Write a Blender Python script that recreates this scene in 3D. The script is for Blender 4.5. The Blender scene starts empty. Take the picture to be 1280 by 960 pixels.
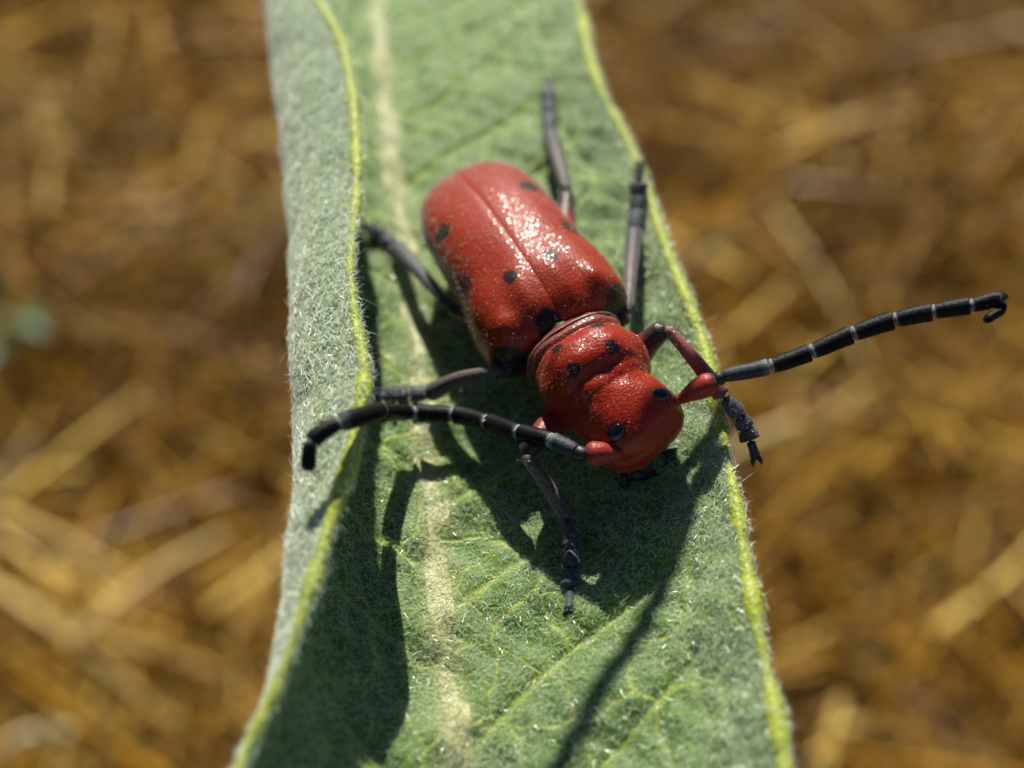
import bpy, math, random
import numpy as np
from mathutils import Vector, Matrix
from mathutils.bvhtree import BVHTree

rng = np.random.default_rng(7)
random.seed(7)
scene = bpy.context.scene
scene.unit_settings.scale_length = 0.01          # 1 unit = 1 cm
COL = scene.collection
H = 22.0                                         # height of the leaf above the ground, cm

# ------------------------------------------------------------------ camera
TH = math.radians(50)
cam = bpy.data.cameras.new('camera')
cam_ob = bpy.data.objects.new('camera', cam)
COL.objects.link(cam_ob)
DCAM = 5.8
cam_ob.location = (0, -DCAM * math.cos(TH), H + DCAM * math.sin(TH))
cam_ob.rotation_euler = (math.radians(90) - TH, 0, 0)
cam.sensor_width = 36
cam.lens = 36 * 1758 / 1280
cam.clip_start = 0.05
cam.clip_end = 60000
cam.dof.use_dof = True
cam.dof.focus_distance = 5.15
cam.dof.aperture_fstop = 0.305
cam.dof.aperture_blades = 0
scene.camera = cam_ob

# ------------------------------------------------------------------ light
SUN_EL = math.radians(40)
SUN_AZ = math.radians(-6)                        # measured from +Y towards +X
SUN = Vector((math.sin(SUN_AZ) * math.cos(SUN_EL), math.cos(SUN_AZ) * math.cos(SUN_EL), math.sin(SUN_EL)))
world = bpy.data.worlds.new('World')
scene.world = world
world.use_nodes = True
wn = world.node_tree.nodes
sky = wn.new('ShaderNodeTexSky')
sky.sky_type = 'NISHITA'
sky.sun_disc = False
sky.sun_elevation = SUN_EL
sky.sun_rotation = SUN_AZ
sky.altitude = 1500
sky.air_density = .8
sky.dust_density = .4
wn['Background'].inputs['Strength'].default_value = 0.05
world.node_tree.links.new(sky.outputs[0], wn['Background'].inputs['Color'])
sl = bpy.data.lights.new('sun', 'SUN')
sl.energy = 5.0
sl.angle = math.radians(0.53)
sl.color = (1.0, 0.94, 0.82)
so = bpy.data.objects.new('sun', sl)
COL.objects.link(so)
so.rotation_euler = SUN.to_track_quat('Z', 'Y').to_euler()
so.location = (0, 40, 80)
scene.view_settings.view_transform = 'Standard'
scene.view_settings.look = 'None'
scene.view_settings.exposure = 0.75
scene.view_settings.gamma = 1.0
scene.view_settings.use_curve_mapping = False
scene.cycles.max_bounces = 6
scene.cycles.diffuse_bounces = 3
scene.cycles.glossy_bounces = 2
scene.cycles.transmission_bounces = 3

# ------------------------------------------------------------------ helpers
def mesh_np(name, verts, faces, smooth=True, attrs=None, uv=None):
    """faces: (n,3) or (n,4) int array"""
    verts = np.asarray(verts, dtype=np.float32)
    faces = np.asarray(faces, dtype=np.int32)
    me = bpy.data.meshes.new(name)
    k = faces.shape[1]
    me.vertices.add(len(verts))
    me.vertices.foreach_set('co', verts.ravel())
    me.loops.add(faces.size)
    me.loops.foreach_set('vertex_index', faces.ravel())
    me.polygons.add(len(faces))
    me.polygons.foreach_set('loop_start', np.arange(0, faces.size, k, dtype=np.int32))
    me.update(calc_edges=True)
    me.polygons.foreach_set('use_smooth', np.full(len(faces), smooth, dtype=bool))
    for an, av in (attrs or {}).items():
        a = me.attributes.new(an, 'FLOAT', 'POINT')
        a.data.foreach_set('value', np.asarray(av, dtype=np.float32))
    if uv is not None:
        l = me.uv_layers.new(name='UVMap')
        l.data.foreach_set('uv', np.asarray(uv, dtype=np.float32)[faces.ravel()].ravel())
    me.validate()
    return me

def obj(name, me, mat=None, parent=None, kind=None, label=None, cat=None, group=None):
    o = bpy.data.objects.new(name, me)
    COL.objects.link(o)
    if mat is not None:
        me.materials.append(mat)
    if parent is not None:
        o.parent = parent
    for k_, v_ in (('kind', kind), ('label', label), ('category', cat), ('group', group)):
        if v_:
            o[k_] = v_
    return o

def empty(name, loc, label, cat, group=None):
    o = bpy.data.objects.new(name, None)
    COL.objects.link(o)
    o.location = loc
    o['label'] = label
    o['category'] = cat
    if group:
        o['group'] = group
    return o

def pch(x, xs, ys):
    """monotone cubic interpolation"""
    xs = np.asarray(xs, float); ys = np.asarray(ys, float); x = np.asarray(x, float)
    h = np.diff(xs); d = np.diff(ys) / h
    m = np.zeros_like(ys)
    m[0] = d[0]; m[-1] = d[-1]
    for i in range(1, len(xs) - 1):
        if d[i - 1] * d[i] > 0:
            w1 = 2 * h[i] + h[i - 1]; w2 = h[i] + 2 * h[i - 1]
            m[i] = (w1 + w2) / (w1 / d[i - 1] + w2 / d[i])
    xc = np.clip(x, xs[0], xs[-1])
    i = np.clip(np.searchsorted(xs, xc, side='right') - 1, 0, len(h) - 1)
    t = (xc - xs[i]) / h[i]
    return ((2 * t**3 - 3 * t**2 + 1) * ys[i] + (t**3 - 2 * t**2 + t) * h[i] * m[i]
            + (-2 * t**3 + 3 * t**2) * ys[i + 1] + (t**3 - t**2) * h[i] * m[i + 1])

def grid_faces(n, m, wrap=False, off=0):
    """n rows by m columns"""
    i, j = np.meshgrid(np.arange(n - 1), np.arange(m if wrap else m - 1), indexing='ij')
    j2 = (j + 1) % m
    return (np.stack([i * m + j, i * m + j2, (i + 1) * m + j2, (i + 1) * m + j], -1).reshape(-1, 4)) + off

def vnoise(p, seed=0):
    """cheap smooth noise from summed sines"""
    r = np.random.default_rng(seed)
    out = np.zeros(p.shape[:-1])
    for _ in range(7):
        k = r.normal(size=p.shape[-1]); k *= r.uniform(.6, 1.6) / np.linalg.norm(k)
        out += np.sin(p @ k * 2 * math.pi + r.uniform(0, 6.28))
    return out / 3.0

def smooth_path(pts, n):
    """Catmull-Rom through points, n samples (by chord length)"""
    pts = np.asarray(pts, float)
    c = np.r_[0, np.cumsum(np.linalg.norm(np.diff(pts, axis=0), axis=1))]
    q = np.linspace(0, c[-1], n)
    tan = np.gradient(pts, c, axis=0) if len(pts) > 2 else np.repeat((pts[1:] - pts[:-1]) / c[-1], 2, 0)
    i = np.clip(np.searchsorted(c, q, side='right') - 1, 0, len(c) - 2)
    h = (c[i + 1] - c[i])[:, None]; t = ((q - c[i])[:, None]) / h
    return ((2*t**3-3*t**2+1)*pts[i] + (t**3-2*t**2+t)*h*tan[i] + (-2*t**3+3*t**2)*pts[i+1] + (t**3-t**2)*h*tan[i+1]), q / c[-1]

def tube(path, radii, ring=12, flat=1.0, up=(0, 0, 1)):
    """closed tube along a path; returns verts, faces(quads), t per vertex"""
    path = np.asarray(path, float); n = len(path)
    radii = np.broadcast_to(np.asarray(radii, float), (n,))
    T = np.gradient(path, axis=0); T /= np.linalg.norm(T, axis=1)[:, None] + 1e-12
    U = np.asarray(up, float)[None] - T * (T @ np.asarray(up, float))[:, None]
    bad = np.linalg.norm(U, axis=1) < .05
    U[bad] = np.array([1., .3, 0]) - T[bad] * (T[bad] @ np.array([1., .3, 0]))[:, None]
    U /= np.linalg.norm(U, axis=1)[:, None]
    V = np.cross(T, U)
    a = np.linspace(0, 2 * math.pi, ring, endpoint=False)
    v = path[:, None] + radii[:, None, None] * (np.cos(a)[None, :, None] * U[:, None] * flat + np.sin(a)[None, :, None] * V[:, None])
    t = np.repeat(np.linspace(0, 1, n), ring)
    return v.reshape(-1, 3), grid_faces(n, ring, True), t

def round_ends(n, e0=.06, e1=.06):
    t = np.linspace(0, 1, n)
    r = np.ones(n)
    r *= np.sqrt(np.clip(1 - np.clip((e0 - t) / e0, 0, 1) ** 2, 0, 1)) if e0 else 1
    r *= np.sqrt(np.clip(1 - np.clip((t - 1 + e1) / e1, 0, 1) ** 2, 0, 1)) if e1 else 1
    return np.maximum(r, .02)

def hairs(roots, normals, length, width, lift=.5, curl=.8, segs=3, seed=1, droop=.3):
    segs = min(segs, 2)
    """ribbon hairs; returns verts, faces"""
    r = np.random.default_rng(seed)
    n = len(roots)
    L = np.broadcast_to(np.asarray(length, float), (n,)) * r.uniform(.55, 1.35, n)
    tn = r.normal(size=(n, 3)); tn -= normals * np.sum(tn * normals, 1)[:, None]; tn /= np.linalg.norm(tn, axis=1)[:, None] + 1e-9
    t2 = np.cross(normals, tn)
    lf = lift * r.uniform(.4, 1.5, n)
    d0 = normals * lf[:, None] + tn; d0 /= np.linalg.norm(d0, axis=1)[:, None]
    c = t2 * (r.normal(size=n) * curl)[:, None] - normals * (lf * droop)[:, None] - tn * (r.uniform(0, .6, n) * curl)[:, None]
    w = np.cross(d0, r.normal(size=(n, 3))); w /= np.linalg.norm(w, axis=1)[:, None] + 1e-9
    k = np.linspace(0, 1, segs + 1)
    P = roots[:, None] + L[:, None, None] * (k[None, :, None] * d0[:, None] + (k ** 2)[None, :, None] * c[:, None])
    wd = width * (1 - .55 * k)
    A = P + w[:, None] * wd[None, :, None] * .5
    B = P - w[:, None] * wd[None, :, None] * .5
    V = np.stack([A, B], 2).reshape(-1, 3)
    base = (np.arange(n) * (segs + 1) * 2)[:, None]
    kk = np.arange(segs)[None] * 2
    f = np.stack([base + kk, base + kk + 1, base + kk + 3, base + kk + 2], -1).reshape(-1, 4)
    return V, f

# ------------------------------------------------------------------ material helpers
def mat_new(name):
    m = bpy.data.materials.new(name)
    m.use_nodes = True
    nt = m.node_tree
    return m, nt, nt.nodes['Principled BSDF'], nt.nodes['Material Output']

def N(nt, t, **kw):
    n = nt.nodes.new(t)
    for k, v in kw.items():
        if hasattr(n, k):
            setattr(n, k, v)
    return n

def lk(nt, a, b):
    nt.links.new(a, b)

def math_n(nt, op, a, b=None, c=None, clamp=False):
    n = N(nt, 'ShaderNodeMath', operation=op); n.use_clamp = clamp
    for i, x in enumerate((a, b, c)):
        if x is None: continue
        if isinstance(x, (int, float)): n.inputs[i].default_value = x
        else: lk(nt, x, n.inputs[i])
    return n.outputs[0]

def mix_c(nt, fac, a, b, blend='MIX'):
    n = N(nt, 'ShaderNodeMix', data_type='RGBA', blend_type=blend)
    for s, x in ((n.inputs[0], fac), (n.inputs[6], a), (n.inputs[7], b)):
        if isinstance(x, (int, float)): s.default_value = x
        elif isinstance(x, tuple): s.default_value = (*x[:3], 1)
        else: lk(nt, x, s)
    return n.outputs[2]

def noise_n(nt, vec, scale, detail=4, rough=.55):
    n = N(nt, 'ShaderNodeTexNoise')
    n.inputs['Scale'].default_value = scale; n.inputs['Detail'].default_value = detail; n.inputs['Roughness'].default_value = rough
    if vec is not None: lk(nt, vec, n.inputs['Vector'])
    return n.outputs['Fac']

def ramp_n(nt, fac, stops, interp='LINEAR'):
    n = N(nt, 'ShaderNodeValToRGB')
    cr = n.color_ramp; cr.interpolation = interp
    while len(cr.elements) < len(stops): cr.elements.new(.5)
    for e, (p, c) in zip(cr.elements, stops):
        e.position = p; e.color = (*c[:3], 1)
    lk(nt, fac, n.inputs[0])
    return n.outputs[0]

def bump_n(nt, height, strength, dist, prev=None):
    b = N(nt, 'ShaderNodeBump')
    b.inputs['Strength'].default_value = strength; b.inputs['Distance'].default_value = dist
    lk(nt, height, b.inputs['Height'])
    if prev is not None: lk(nt, prev, b.inputs['Normal'])
    return b.outputs[0]

def attr_n(nt, name):
    n = N(nt, 'ShaderNodeAttribute'); n.attribute_name = name
    return n.outputs['Fac']

# ================================================================== GROUND AND DRY GRASS
def ground_material():
    m, nt, p, o = mat_new('soil_litter')
    tc = N(nt, 'ShaderNodeTexCoord').outputs['Object']
    n1 = noise_n(nt, tc, .35, 6); n2 = noise_n(nt, tc, 2.5, 5)
    c = ramp_n(nt, n1, [(.3, (.09, .040, .006)), (.55, (.22, .115, .018)), (.8, (.38, .22, .04))])
    c = mix_c(nt, math_n(nt, 'MULTIPLY', n2, .6), c, (.15, .07, .010))
    lk(nt, c, p.inputs['Base Color']); p.inputs['Roughness'].default_value = .9
    lk(nt, bump_n(nt, n2, .8, .3), p.inputs['Normal'])
    return m

def straw_material(name, stops, spec=.22, rough=.42):
    m, nt, p, o = mat_new(name)
    c = ramp_n(nt, attr_n(nt, 'tint'), stops)
    tc = N(nt, 'ShaderNodeTexCoord').outputs['Object']
    c = mix_c(nt, math_n(nt, 'MULTIPLY', noise_n(nt, tc, 1.2, 3), .30), c, (.20, .09, .008))
    c = mix_c(nt, math_n(nt, 'MULTIPLY', math_n(nt, 'SUBTRACT', noise_n(nt, tc, .16, 3), .50, clamp=True), 2.4, clamp=True), c, (.11, .05, .008))
    lk(nt, c, p.inputs['Base Color'])
    p.inputs['Roughness'].default_value = rough
    p.inputs['Specular IOR Level'].default_value = spec
    return m

gv = []
rr = np.r_[0, 30, 80, 200, 600, 2000, 8000, 30000]
aa = np.linspace(0, 2 * math.pi, 48, endpoint=False)
for r_ in rr:
    for a_ in aa:
        gv.append((r_ * math.cos(a_), r_ * math.sin(a_) + 20, .3 * math.sin(a_ * 3 + r_) if 0 < r_ < 300 else 0))
obj('ground', mesh_np('ground', gv, grid_faces(len(rr), 48, True)), ground_material(), kind='structure')

STRAW = straw_material('dry_straw', [(0, (.06, .022, .002)), (.3, (.215, .098, .005)), (.6, (.42, .215, .013)), (.85, (.62, .36, .036)), (1, (.78, .56, .15))])

def straw_batch(n, xr, yr, kind, seed, lmin, lmax, wmin, wmax, hole=False, tm=.5):
    r = np.random.default_rng(seed)
    x = r.uniform(*xr, n); y = r.uniform(*yr, n)
    if hole:
        far = ~((np.abs(x) < 38) & (y > -2) & (y < 74)); x = x[far]; y = y[far]; n = len(x)
    az = r.uniform(0, 2 * math.pi, n)
    L = r.uniform(lmin, lmax, n)
    if kind == 'lying':
        el = r.normal(.08, .22, n); z0 = r.uniform(.1, 4.0, n) ** 1.0
        bend = r.normal(0, .12, n)
    else:
        el = np.clip(r.normal(1.15, .3, n), .3, 1.55); z0 = np.zeros(n)
        bend = r.normal(0, .25, n)
    d = np.stack([np.cos(az) * np.cos(el), np.sin(az) * np.cos(el), np.sin(el)], 1)
    side = np.stack([-np.sin(az), np.cos(az), np.zeros(n)], 1)
    root = np.stack([x, y, z0], 1)
    k = np.linspace(0, 1, 4)
    dr = np.zeros((n, 3)); dr[:, 2] = -1
    P = root[:, None] + L[:, None, None] * (k[None, :, None] * d[:, None] + (k**2)[None, :, None] * (side * bend[:, None] + dr * (.22 if kind != 'lying' else .05))[:, None])
    P[..., 2] = np.maximum(P[..., 2], .05)
    w = wmin + (wmax - wmin) * r.uniform(size=n) ** 2.5
    wd = w[:, None] * (1 - .6 * k ** 2)[None]
    w2 = np.cross(d, side); w2 /= np.linalg.norm(w2, axis=1)[:, None] + 1e-9
    vs = []
    for q in range(3):
        a = q * 2.094 + r.uniform(0, 6, n)
        off = np.cos(a)[:, None] * side + np.sin(a)[:, None] * w2 * .7
        vs.append(P + off[:, None] * wd[..., None] * .5)
    V = np.stack(vs, 2)            # n,4,3,3
    base = (np.arange(n) * 12)[:, None, None]
    i = np.arange(3)[None, :, None] * 3; j = np.arange(3)[None, None, :]; j2 = (j + 1) % 3
    f = np.stack([base + i + j, base + i + j2, base + i + 3 + j2, base + i + 3 + j], -1).reshape(-1, 4)
    tint = np.repeat(np.clip(r.normal(tm, .34, n), 0, 1), 12)
    return V.reshape(-1, 3), f, tint

def merge(parts):
    V, F_, T_ = [], [], []; off = 0
    for v, f, t in parts:
        V.append(v); F_.append(f + off); T_.append(t); off += len(v)
    return np.concatenate(V), np.concatenate(F_), np.concatenate(T_)

V, F_, T_ = merge([
    straw_batch(24000, (-40, 40), (0, 75), 'lying', 11, 1.6, 6.5, .06, .36),
    straw_batch(11000, (-40, 40), (12, 75), 'up', 12, 2.5, 8.5, .05, .32),
    straw_batch(7000, (-130, 130), (-120, 190), 'lying', 13, 8, 22, .25, .6, True),
    straw_batch(330, (-15, -3), (4, 12.5), 'lying', 15, 2, 5, .09, .24, tm=.85),
    straw_batch(3500, (-130, 130), (75, 190), 'up', 14, 8, 20, .2, .5)])
obj('dry_grass', mesh_np('dry_grass', V, F_, attrs={'tint': T_}), STRAW, kind='stuff',
    label='matted golden brown dry grass covering the ground behind the leaf', cat='dry grass')

# ================================================================== THE LEAF
LEAF_AT = (0, 0, H)
MID = np.array([(-1.12, 6.4), (-1.02, 5.2), (-.90, 4.2), (-.781, 3.164), (-.728, 2.682), (-.645, 1.999), (-.571, 1.392), (-.462, .696), (-.385, .131), (-.327, -.411), (-.284, -.857), (-.235, -1.292), (-.188, -1.682), (-.10, -2.6), (-.02, -3.6), (.03, -4.6)])[::-1]
EDGE = np.array([(-1.10, 6.4, .02), (-.42, 5.2, .10), (.05, 4.2, .15), (.29, 3.164, .20), (.317, 2.794, .22), (.344, 2.335, .24), (.385, 1.8, .25), (.539, 1.135, .27), (.65, .444, .30), (.749, -.106, .32), (.78, -.584, .33), (.794, -.87, .33), (.808, -1.262, .33), (.842, -1.821, .33), (.80, -2.6, .30), (.52, -3.6, .18), (.06, -4.6, .03)])[::-1]
RIM = np.array([(-1.14, 6.4, .02), (-1.42, 5.2, .25), (-1.36, 4.2, .42), (-1.25, 3.164, .54), (-1.10, 2.55, .56), (-0.997, 2.134, 0.56), (-0.893, 1.845, 0.58), (-0.75, 1.453, 0.6), (-0.659, 0.944, 0.61), (-0.614, 0.426, 0.63), (-0.605, 0.039, 0.66), (-0.561, -0.267, 0.68), (-0.509, -0.571, 0.68), (-0.529, -0.829, 0.65), (-0.58, -1.071, 0.62), (-0.645, -1.412, 0.58), (-0.711, -1.67, 0.54), (-0.798, -1.912, 0.5), (-.90, -2.6, .45), (-.60, -3.6, .25), (.0, -4.6, .03)])[::-1]
SIL = np.array([(-1.13, 6.4, .01), (-1.38, 5.2, .15), (-1.45, 4.2, .27), (-1.36, 3.164, .36), (-1.258, 2.577, 0.36), (-1.188, 2.162, 0.36), (-1.074, 1.535, 0.36), (-0.973, 0.977, 0.36), (-0.896, 0.477, 0.36), (-0.845, 0.027, 0.36), (-0.796, -0.38, 0.36), (-0.751, -0.751, 0.36), (-0.727, -1.09, 0.36), (-.695, -1.42, .34), (-.675, -1.675, .30), (-.69, -1.92, .27), (-.72, -2.6, .20), (-.50, -3.6, .10), (.01, -4.6, .01)])[::-1]

rows = np.unique(np.concatenate([np.linspace(-4.6, -2.3, 40), np.linspace(-2.3, 3.4, 460), np.linspace(3.4, 6.4, 50)]))
NU = 150

def curve3(A, y):
    return np.stack([pch(y, A[:, 1], A[:, 0]), pch(y, A[:, 1], A[:, 2]) if A.shape[1] > 2 else np.zeros_like(y)], 1)

def zdroop(y):
    return -.035 * np.clip(y - .9, 0, None) ** 2 - .03 * np.clip(-2.0 - y, 0, None) ** 2

cM, cE, cR, cS = (curve3(a, rows) for a in (MID, EDGE, RIM, SIL))
# smooth the curves a little along y
def sm(a, k=9):
    ker = np.ones(k) / k
    return np.stack([np.convolve(np.pad(a[:, i], k // 2, mode='edge'), ker, mode='valid') for i in range(a.shape[1])], 1)
# section control points, left margin to right margin, in (x, z)
def lerp(a, b, t): return a + (b - a) * t
Q = lerp(cR, cS, .5); Q[:, 0] -= .055; Q[:, 1] += .02
T1 = np.stack([lerp(cM[:, 0], cS[:, 0], .58), cM[:, 1] + .27 * cS[:, 1]], 1)
A1 = np.stack([lerp(cM[:, 0], cE[:, 0], .42), .20 * cE[:, 1]], 1)
A2 = np.stack([lerp(cM[:, 0], cE[:, 0], .80), .50 * cE[:, 1]], 1)
ctrl = np.stack([cR, Q, cS, T1, cM, A1, A2, cE], 1)        # rows, 8, 2
UF = np.r_[np.linspace(0, .5, NU // 2, endpoint=False), np.linspace(.5, 1, NU - NU // 2)]

grid = np.zeros((len(rows), NU, 3)); arc = np.zeros((len(rows), NU))
for i, y in enumerate(rows):
    c = ctrl[i]
    left, _ = smooth_path(c[:5], 90)
    right, _ = smooth_path(c[4:], 90)
    # one smooth tangent through the midrib is supplied by blending
    allp = np.concatenate([left[:-1], right])
    d = np.r_[0, np.cumsum(np.linalg.norm(np.diff(allp, axis=0), axis=1))]
    dm = d[len(left) - 1]
    q = np.r_[np.linspace(0, dm, NU // 2, endpoint=False), np.linspace(dm, d[-1], NU - NU // 2)]
    grid[i, :, 0] = np.interp(q, d, allp[:, 0]); grid[i, :, 2] = np.interp(q, d, allp[:, 1])
    grid[i, :, 1] = y; arc[i] = q - dm
JM = NU // 2
# soften across the section
for _ in range(3):
    g2 = grid.copy(); g2[:, 1:-1] = .25 * grid[:, :-2] + .5 * grid[:, 1:-1] + .25 * grid[:, 2:]; grid = g2
grid[..., 2] += zdroop(rows)[:, None]

def grid_normals(g):
    a = np.gradient(g, axis=1); b = np.gradient(g, axis=0)
    n = np.cross(a, b); n /= np.linalg.norm(n, axis=-1)[..., None] + 1e-12
    return n
nor = grid_normals(grid)

# side veins: from the midrib outwards and towards the tip, looping into a vein that follows the margin
Rw = arc[:, -1]; Lw = -arc[:, 0]
vein = np.zeros(arc.shape)
def add_vein(y0, side, slope, width, strength, bend, wob):
    """y as function of distance from midrib"""
    a = np.abs(arc)
    half = (Rw if side > 0 else Lw)[:, None]
    frac = a / np.maximum(half, 1e-3)
    yv = y0 + slope * a + bend * a ** 2 + wob * np.sin(a * 9 + y0 * 5)
    dist = np.abs(grid[..., 1] - yv) / math.sqrt(1 + slope ** 2)
    mask = (arc * side > 0) & (frac < .80)
    w = width * (1 - .5 * frac)
    v = strength * np.exp(-(dist / w) ** 2) * mask
    np.maximum(vein, v, out=vein)
r = np.random.default_rng(5)
for k in range(-9, 16):
    y0 = -1.12 + k * .46
    add_vein(y0 + r.uniform(-.05, .05), 1, r.uniform(.55, .75), .024, 1.0, r.uniform(.05, .3), .02)
    add_vein(y0 + .2 + r.uniform(-.05, .05), -1, r.uniform(.5, .7), .022, .9, r.uniform(.05, .3), .02)
for side, half in ((1, Rw), (-1, Lw)):
    pos = (.79 + .025 * np.sin(rows * 6.5 + side)) * half
    v = .7 * np.exp(-((arc * side - pos[:, None]) / .018) ** 2)
    np.maximum(vein, v, out=vein)
vein *= np.clip((np.abs(arc) - .045) / .05, 0, 1)
uvp = np.stack([arc, grid[..., 1]], -1)
relief = .012 * vnoise(uvp * 2.2, 3) + .006 * vnoise(uvp * 5.5, 4) - .014 * vein 
edgew = np.minimum(1, np.minimum(Rw[:, None] - arc, arc + Lw[:, None]) / .1)
relief *= np.clip(edgew, .15, 1) * (1 - .65 * np.clip((-arc / Lw[:, None] - .4) / .15, 0, 1))
grid = grid + nor * relief[..., None]
nor = grid_normals(grid)

def leaf_material():
    m, nt, p, o = mat_new('leaf_green')
    uv = N(nt, 'ShaderNodeTexCoord').outputs['UV']
    ns = noise_n(nt, uv, 2.2, 4); nf = noise_n(nt, uv, 30, 4)
    c = ramp_n(nt, ns, [(.25, (.065, .150, .016)), (.5, (.090, .195, .022)), (.75, (.115, .225, .034))])
    c = mix_c(nt, math_n(nt, 'MULTIPLY', nf, .35), c, (.055, .115, .02))
    warp = N(nt, 'ShaderNodeVectorMath', operation='MULTIPLY_ADD')
    nv = N(nt, 'ShaderNodeTexNoise'); nv.inputs['Scale'].default_value = 4; lk(nt, uv, nv.inputs['Vector'])
    lk(nt, nv.outputs['Color'], warp.inputs[0]); warp.inputs[1].default_value = (.16, .16, 0); lk(nt, uv, warp.inputs[2])
    net = None
    for sc, wd, st in ((4.2, .030, .8), (10.0, .035, .35)):
        vo = N(nt, 'ShaderNodeTexVoronoi', feature='DISTANCE_TO_EDGE', voronoi_dimensions='2D')
        vo.inputs['Scale'].default_value = sc
        lk(nt, warp.outputs[0], vo.inputs['Vector'])
        mr = N(nt, 'ShaderNodeMapRange', interpolation_type='SMOOTHSTEP')
        mr.inputs['From Min'].default_value = 0; mr.inputs['From Max'].default_value = wd * 2.2
        mr.inputs['To Min'].default_value = st; mr.inputs['To Max'].default_value = 0
        lk(nt, vo.outputs['Distance'], mr.inputs['Value'])
        net = mr.outputs[0] if net is None else math_n(nt, 'MAXIMUM', net, mr.outputs[0])
    va = attr_n(nt, 'vein')
    vv = math_n(nt, 'MAXIMUM', math_n(nt, 'MULTIPLY', va, .75), net, clamp=True)
    c = mix_c(nt, vv, c, (.33, .40, .05))
    c = mix_c(nt, math_n(nt, 'MULTIPLY', attr_n(nt, 'rib'), .85), c, (.34, .35, .14))
    lk(nt, c, p.inputs['Base Color'])
    p.inputs['Roughness'].default_value = .55
    p.inputs['Specular IOR Level'].default_value = .3
    h = math_n(nt, 'SUBTRACT', math_n(nt, 'MULTIPLY', nf, .5), vv)
    lk(nt, bump_n(nt, h, .5, .012), p.inputs['Normal'])
    tr = N(nt, 'ShaderNodeBsdfTranslucent')
    lk(nt, mix_c(nt, .5, c, (.20, .34, .04)), tr.inputs['Color'])
    mx = N(nt, 'ShaderNodeMixShader'); mx.inputs[0].default_value = .22
    lk(nt, p.outputs[0], mx.inputs[1]); lk(nt, tr.outputs[0], mx.inputs[2]); lk(nt, mx.outputs[0], o.inputs['Surface'])
    return m

def plain_plant(name, stops, scale=6, rough=.5, trans=.0, bump=.4):
    m, nt, p, o = mat_new(name)
    tc = N(nt, 'ShaderNodeTexCoord').outputs['Object']
    n1 = noise_n(nt, tc, scale, 5)
    c = ramp_n(nt, n1, stops)
    lk(nt, c, p.inputs['Base Color']); p.inputs['Roughness'].default_value = rough
    lk(nt, bump_n(nt, noise_n(nt, tc, 45, 4), bump, .01), p.inputs['Normal'])
    if trans:
        tr = N(nt, 'ShaderNodeBsdfTranslucent'); lk(nt, c, tr.inputs['Color'])
        mx = N(nt, 'ShaderNodeMixShader'); mx.inputs[0].default_value = trans
        lk(nt, p.outputs[0], mx.inputs[1]); lk(nt, tr.outputs[0], mx.inputs[2]); lk(nt, mx.outputs[0], o.inputs['Surface'])
    return m

def hair_material(name, col, trans=.35, rough=.3):
    m, nt, p, o = mat_new(name)
    p.inputs['Base Color'].default_value = (*col, 1); p.inputs['Roughness'].default_value = rough
    p.inputs['Specular IOR Level'].default_value = .8
    tr = N(nt, 'ShaderNodeBsdfTranslucent'); tr.inputs['Color'].default_value = (*col, 1)
    mx = N(nt, 'ShaderNodeMixShader'); mx.inputs[0].default_value = trans
    lk(nt, p.outputs[0], mx.inputs[1]); lk(nt, tr.outputs[0], mx.inputs[2]); lk(nt, mx.outputs[0], o.inputs['Surface'])
    return m

LEAF = leaf_material()
RIMMAT = plain_plant('leaf_margin_yellow_green', [(.3, (.34, .44, .015)), (.6, (.46, .54, .03)), (.8, (.52, .56, .08))], 14, .4, .3, 1.0)
RIBMAT = plain_plant('midrib_pale', [(.3, (.34, .35, .14)), (.55, (.37, .36, .16)), (.8, (.40, .37, .18))], 7, .5, .1, .6)
HAIR = hair_material('leaf_wool', (.60, .71, .48), .35, .28)
HAIR_U = hair_material('leaf_underside_wool', (.76, .83, .70), .3, .35)

leaf = empty('milkweed_leaf', LEAF_AT, 'woolly grey green leaf with rolled left margin, the red beetle standing on it', 'leaf')
TK = .022
rib = np.exp(-(arc / (.066 * np.interp(rows, [-4.6, -2, 0, 3, 6.4], [1.6, 1.15, 1.0, .85, .2]))[:, None]) ** 2)
# blade as a closed sheet: upper face, lower face and joined sides
up_v = grid.reshape(-1, 3); dn_v = (grid - nor * TK).reshape(-1, 3)
nr, nc = len(rows), NU
fu = grid_faces(nr, nc)
nv_ = nr * nc
fd = fu[:, ::-1] + nv_
idx = np.arange(nv_).reshape(nr, nc)
bd = np.concatenate([idx[0, :], idx[1:, -1], idx[-1, -2::-1], idx[-2:0:-1, 0]])
b2 = np.roll(bd, -1)
fs = np.stack([b2, bd, bd + nv_, b2 + nv_], 1)
uvs = np.concatenate([uvp.reshape(-1, 2)] * 2)
blade = obj('blade', mesh_np('blade', np.concatenate([up_v, dn_v]), np.concatenate([fu, fd, fs]),
            attrs={'vein': np.concatenate([vein.ravel()] * 2), 'rib': np.concatenate([rib.ravel()] * 2)}, uv=uvs), LEAF, leaf)

def margin(gcol, rad, seed):
    p = gcol.copy()
    w = rad * (1 + .30 * vnoise(np.stack([rows * 2.2, rows * 0 + seed], 1), seed) + .10 * vnoise(np.stack([rows * 9, rows * 0 + seed], 1), seed + 1))
    w *= np.clip(np.minimum(rows + 4.62, 6.42 - rows) / .6, .05, 1)
    v, f, t = tube(p, w, 14)
    return v, f, p, w
mv, mf, mpL, mwL = margin(grid[:, 0] - nor[:, 0] * TK * .5, .025, 21)
obj('margin', mesh_np('margin', mv, mf), RIMMAT, leaf, label='rolled yellow green left margin of the leaf')
mv2, mf2, mpR, mwR = margin(grid[:, -1] - nor[:, -1] * TK * .5, .026, 31)
obj('margin', mesh_np('margin', mv2, mf2), RIMMAT, leaf, label='yellow green right margin of the leaf')
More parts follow.
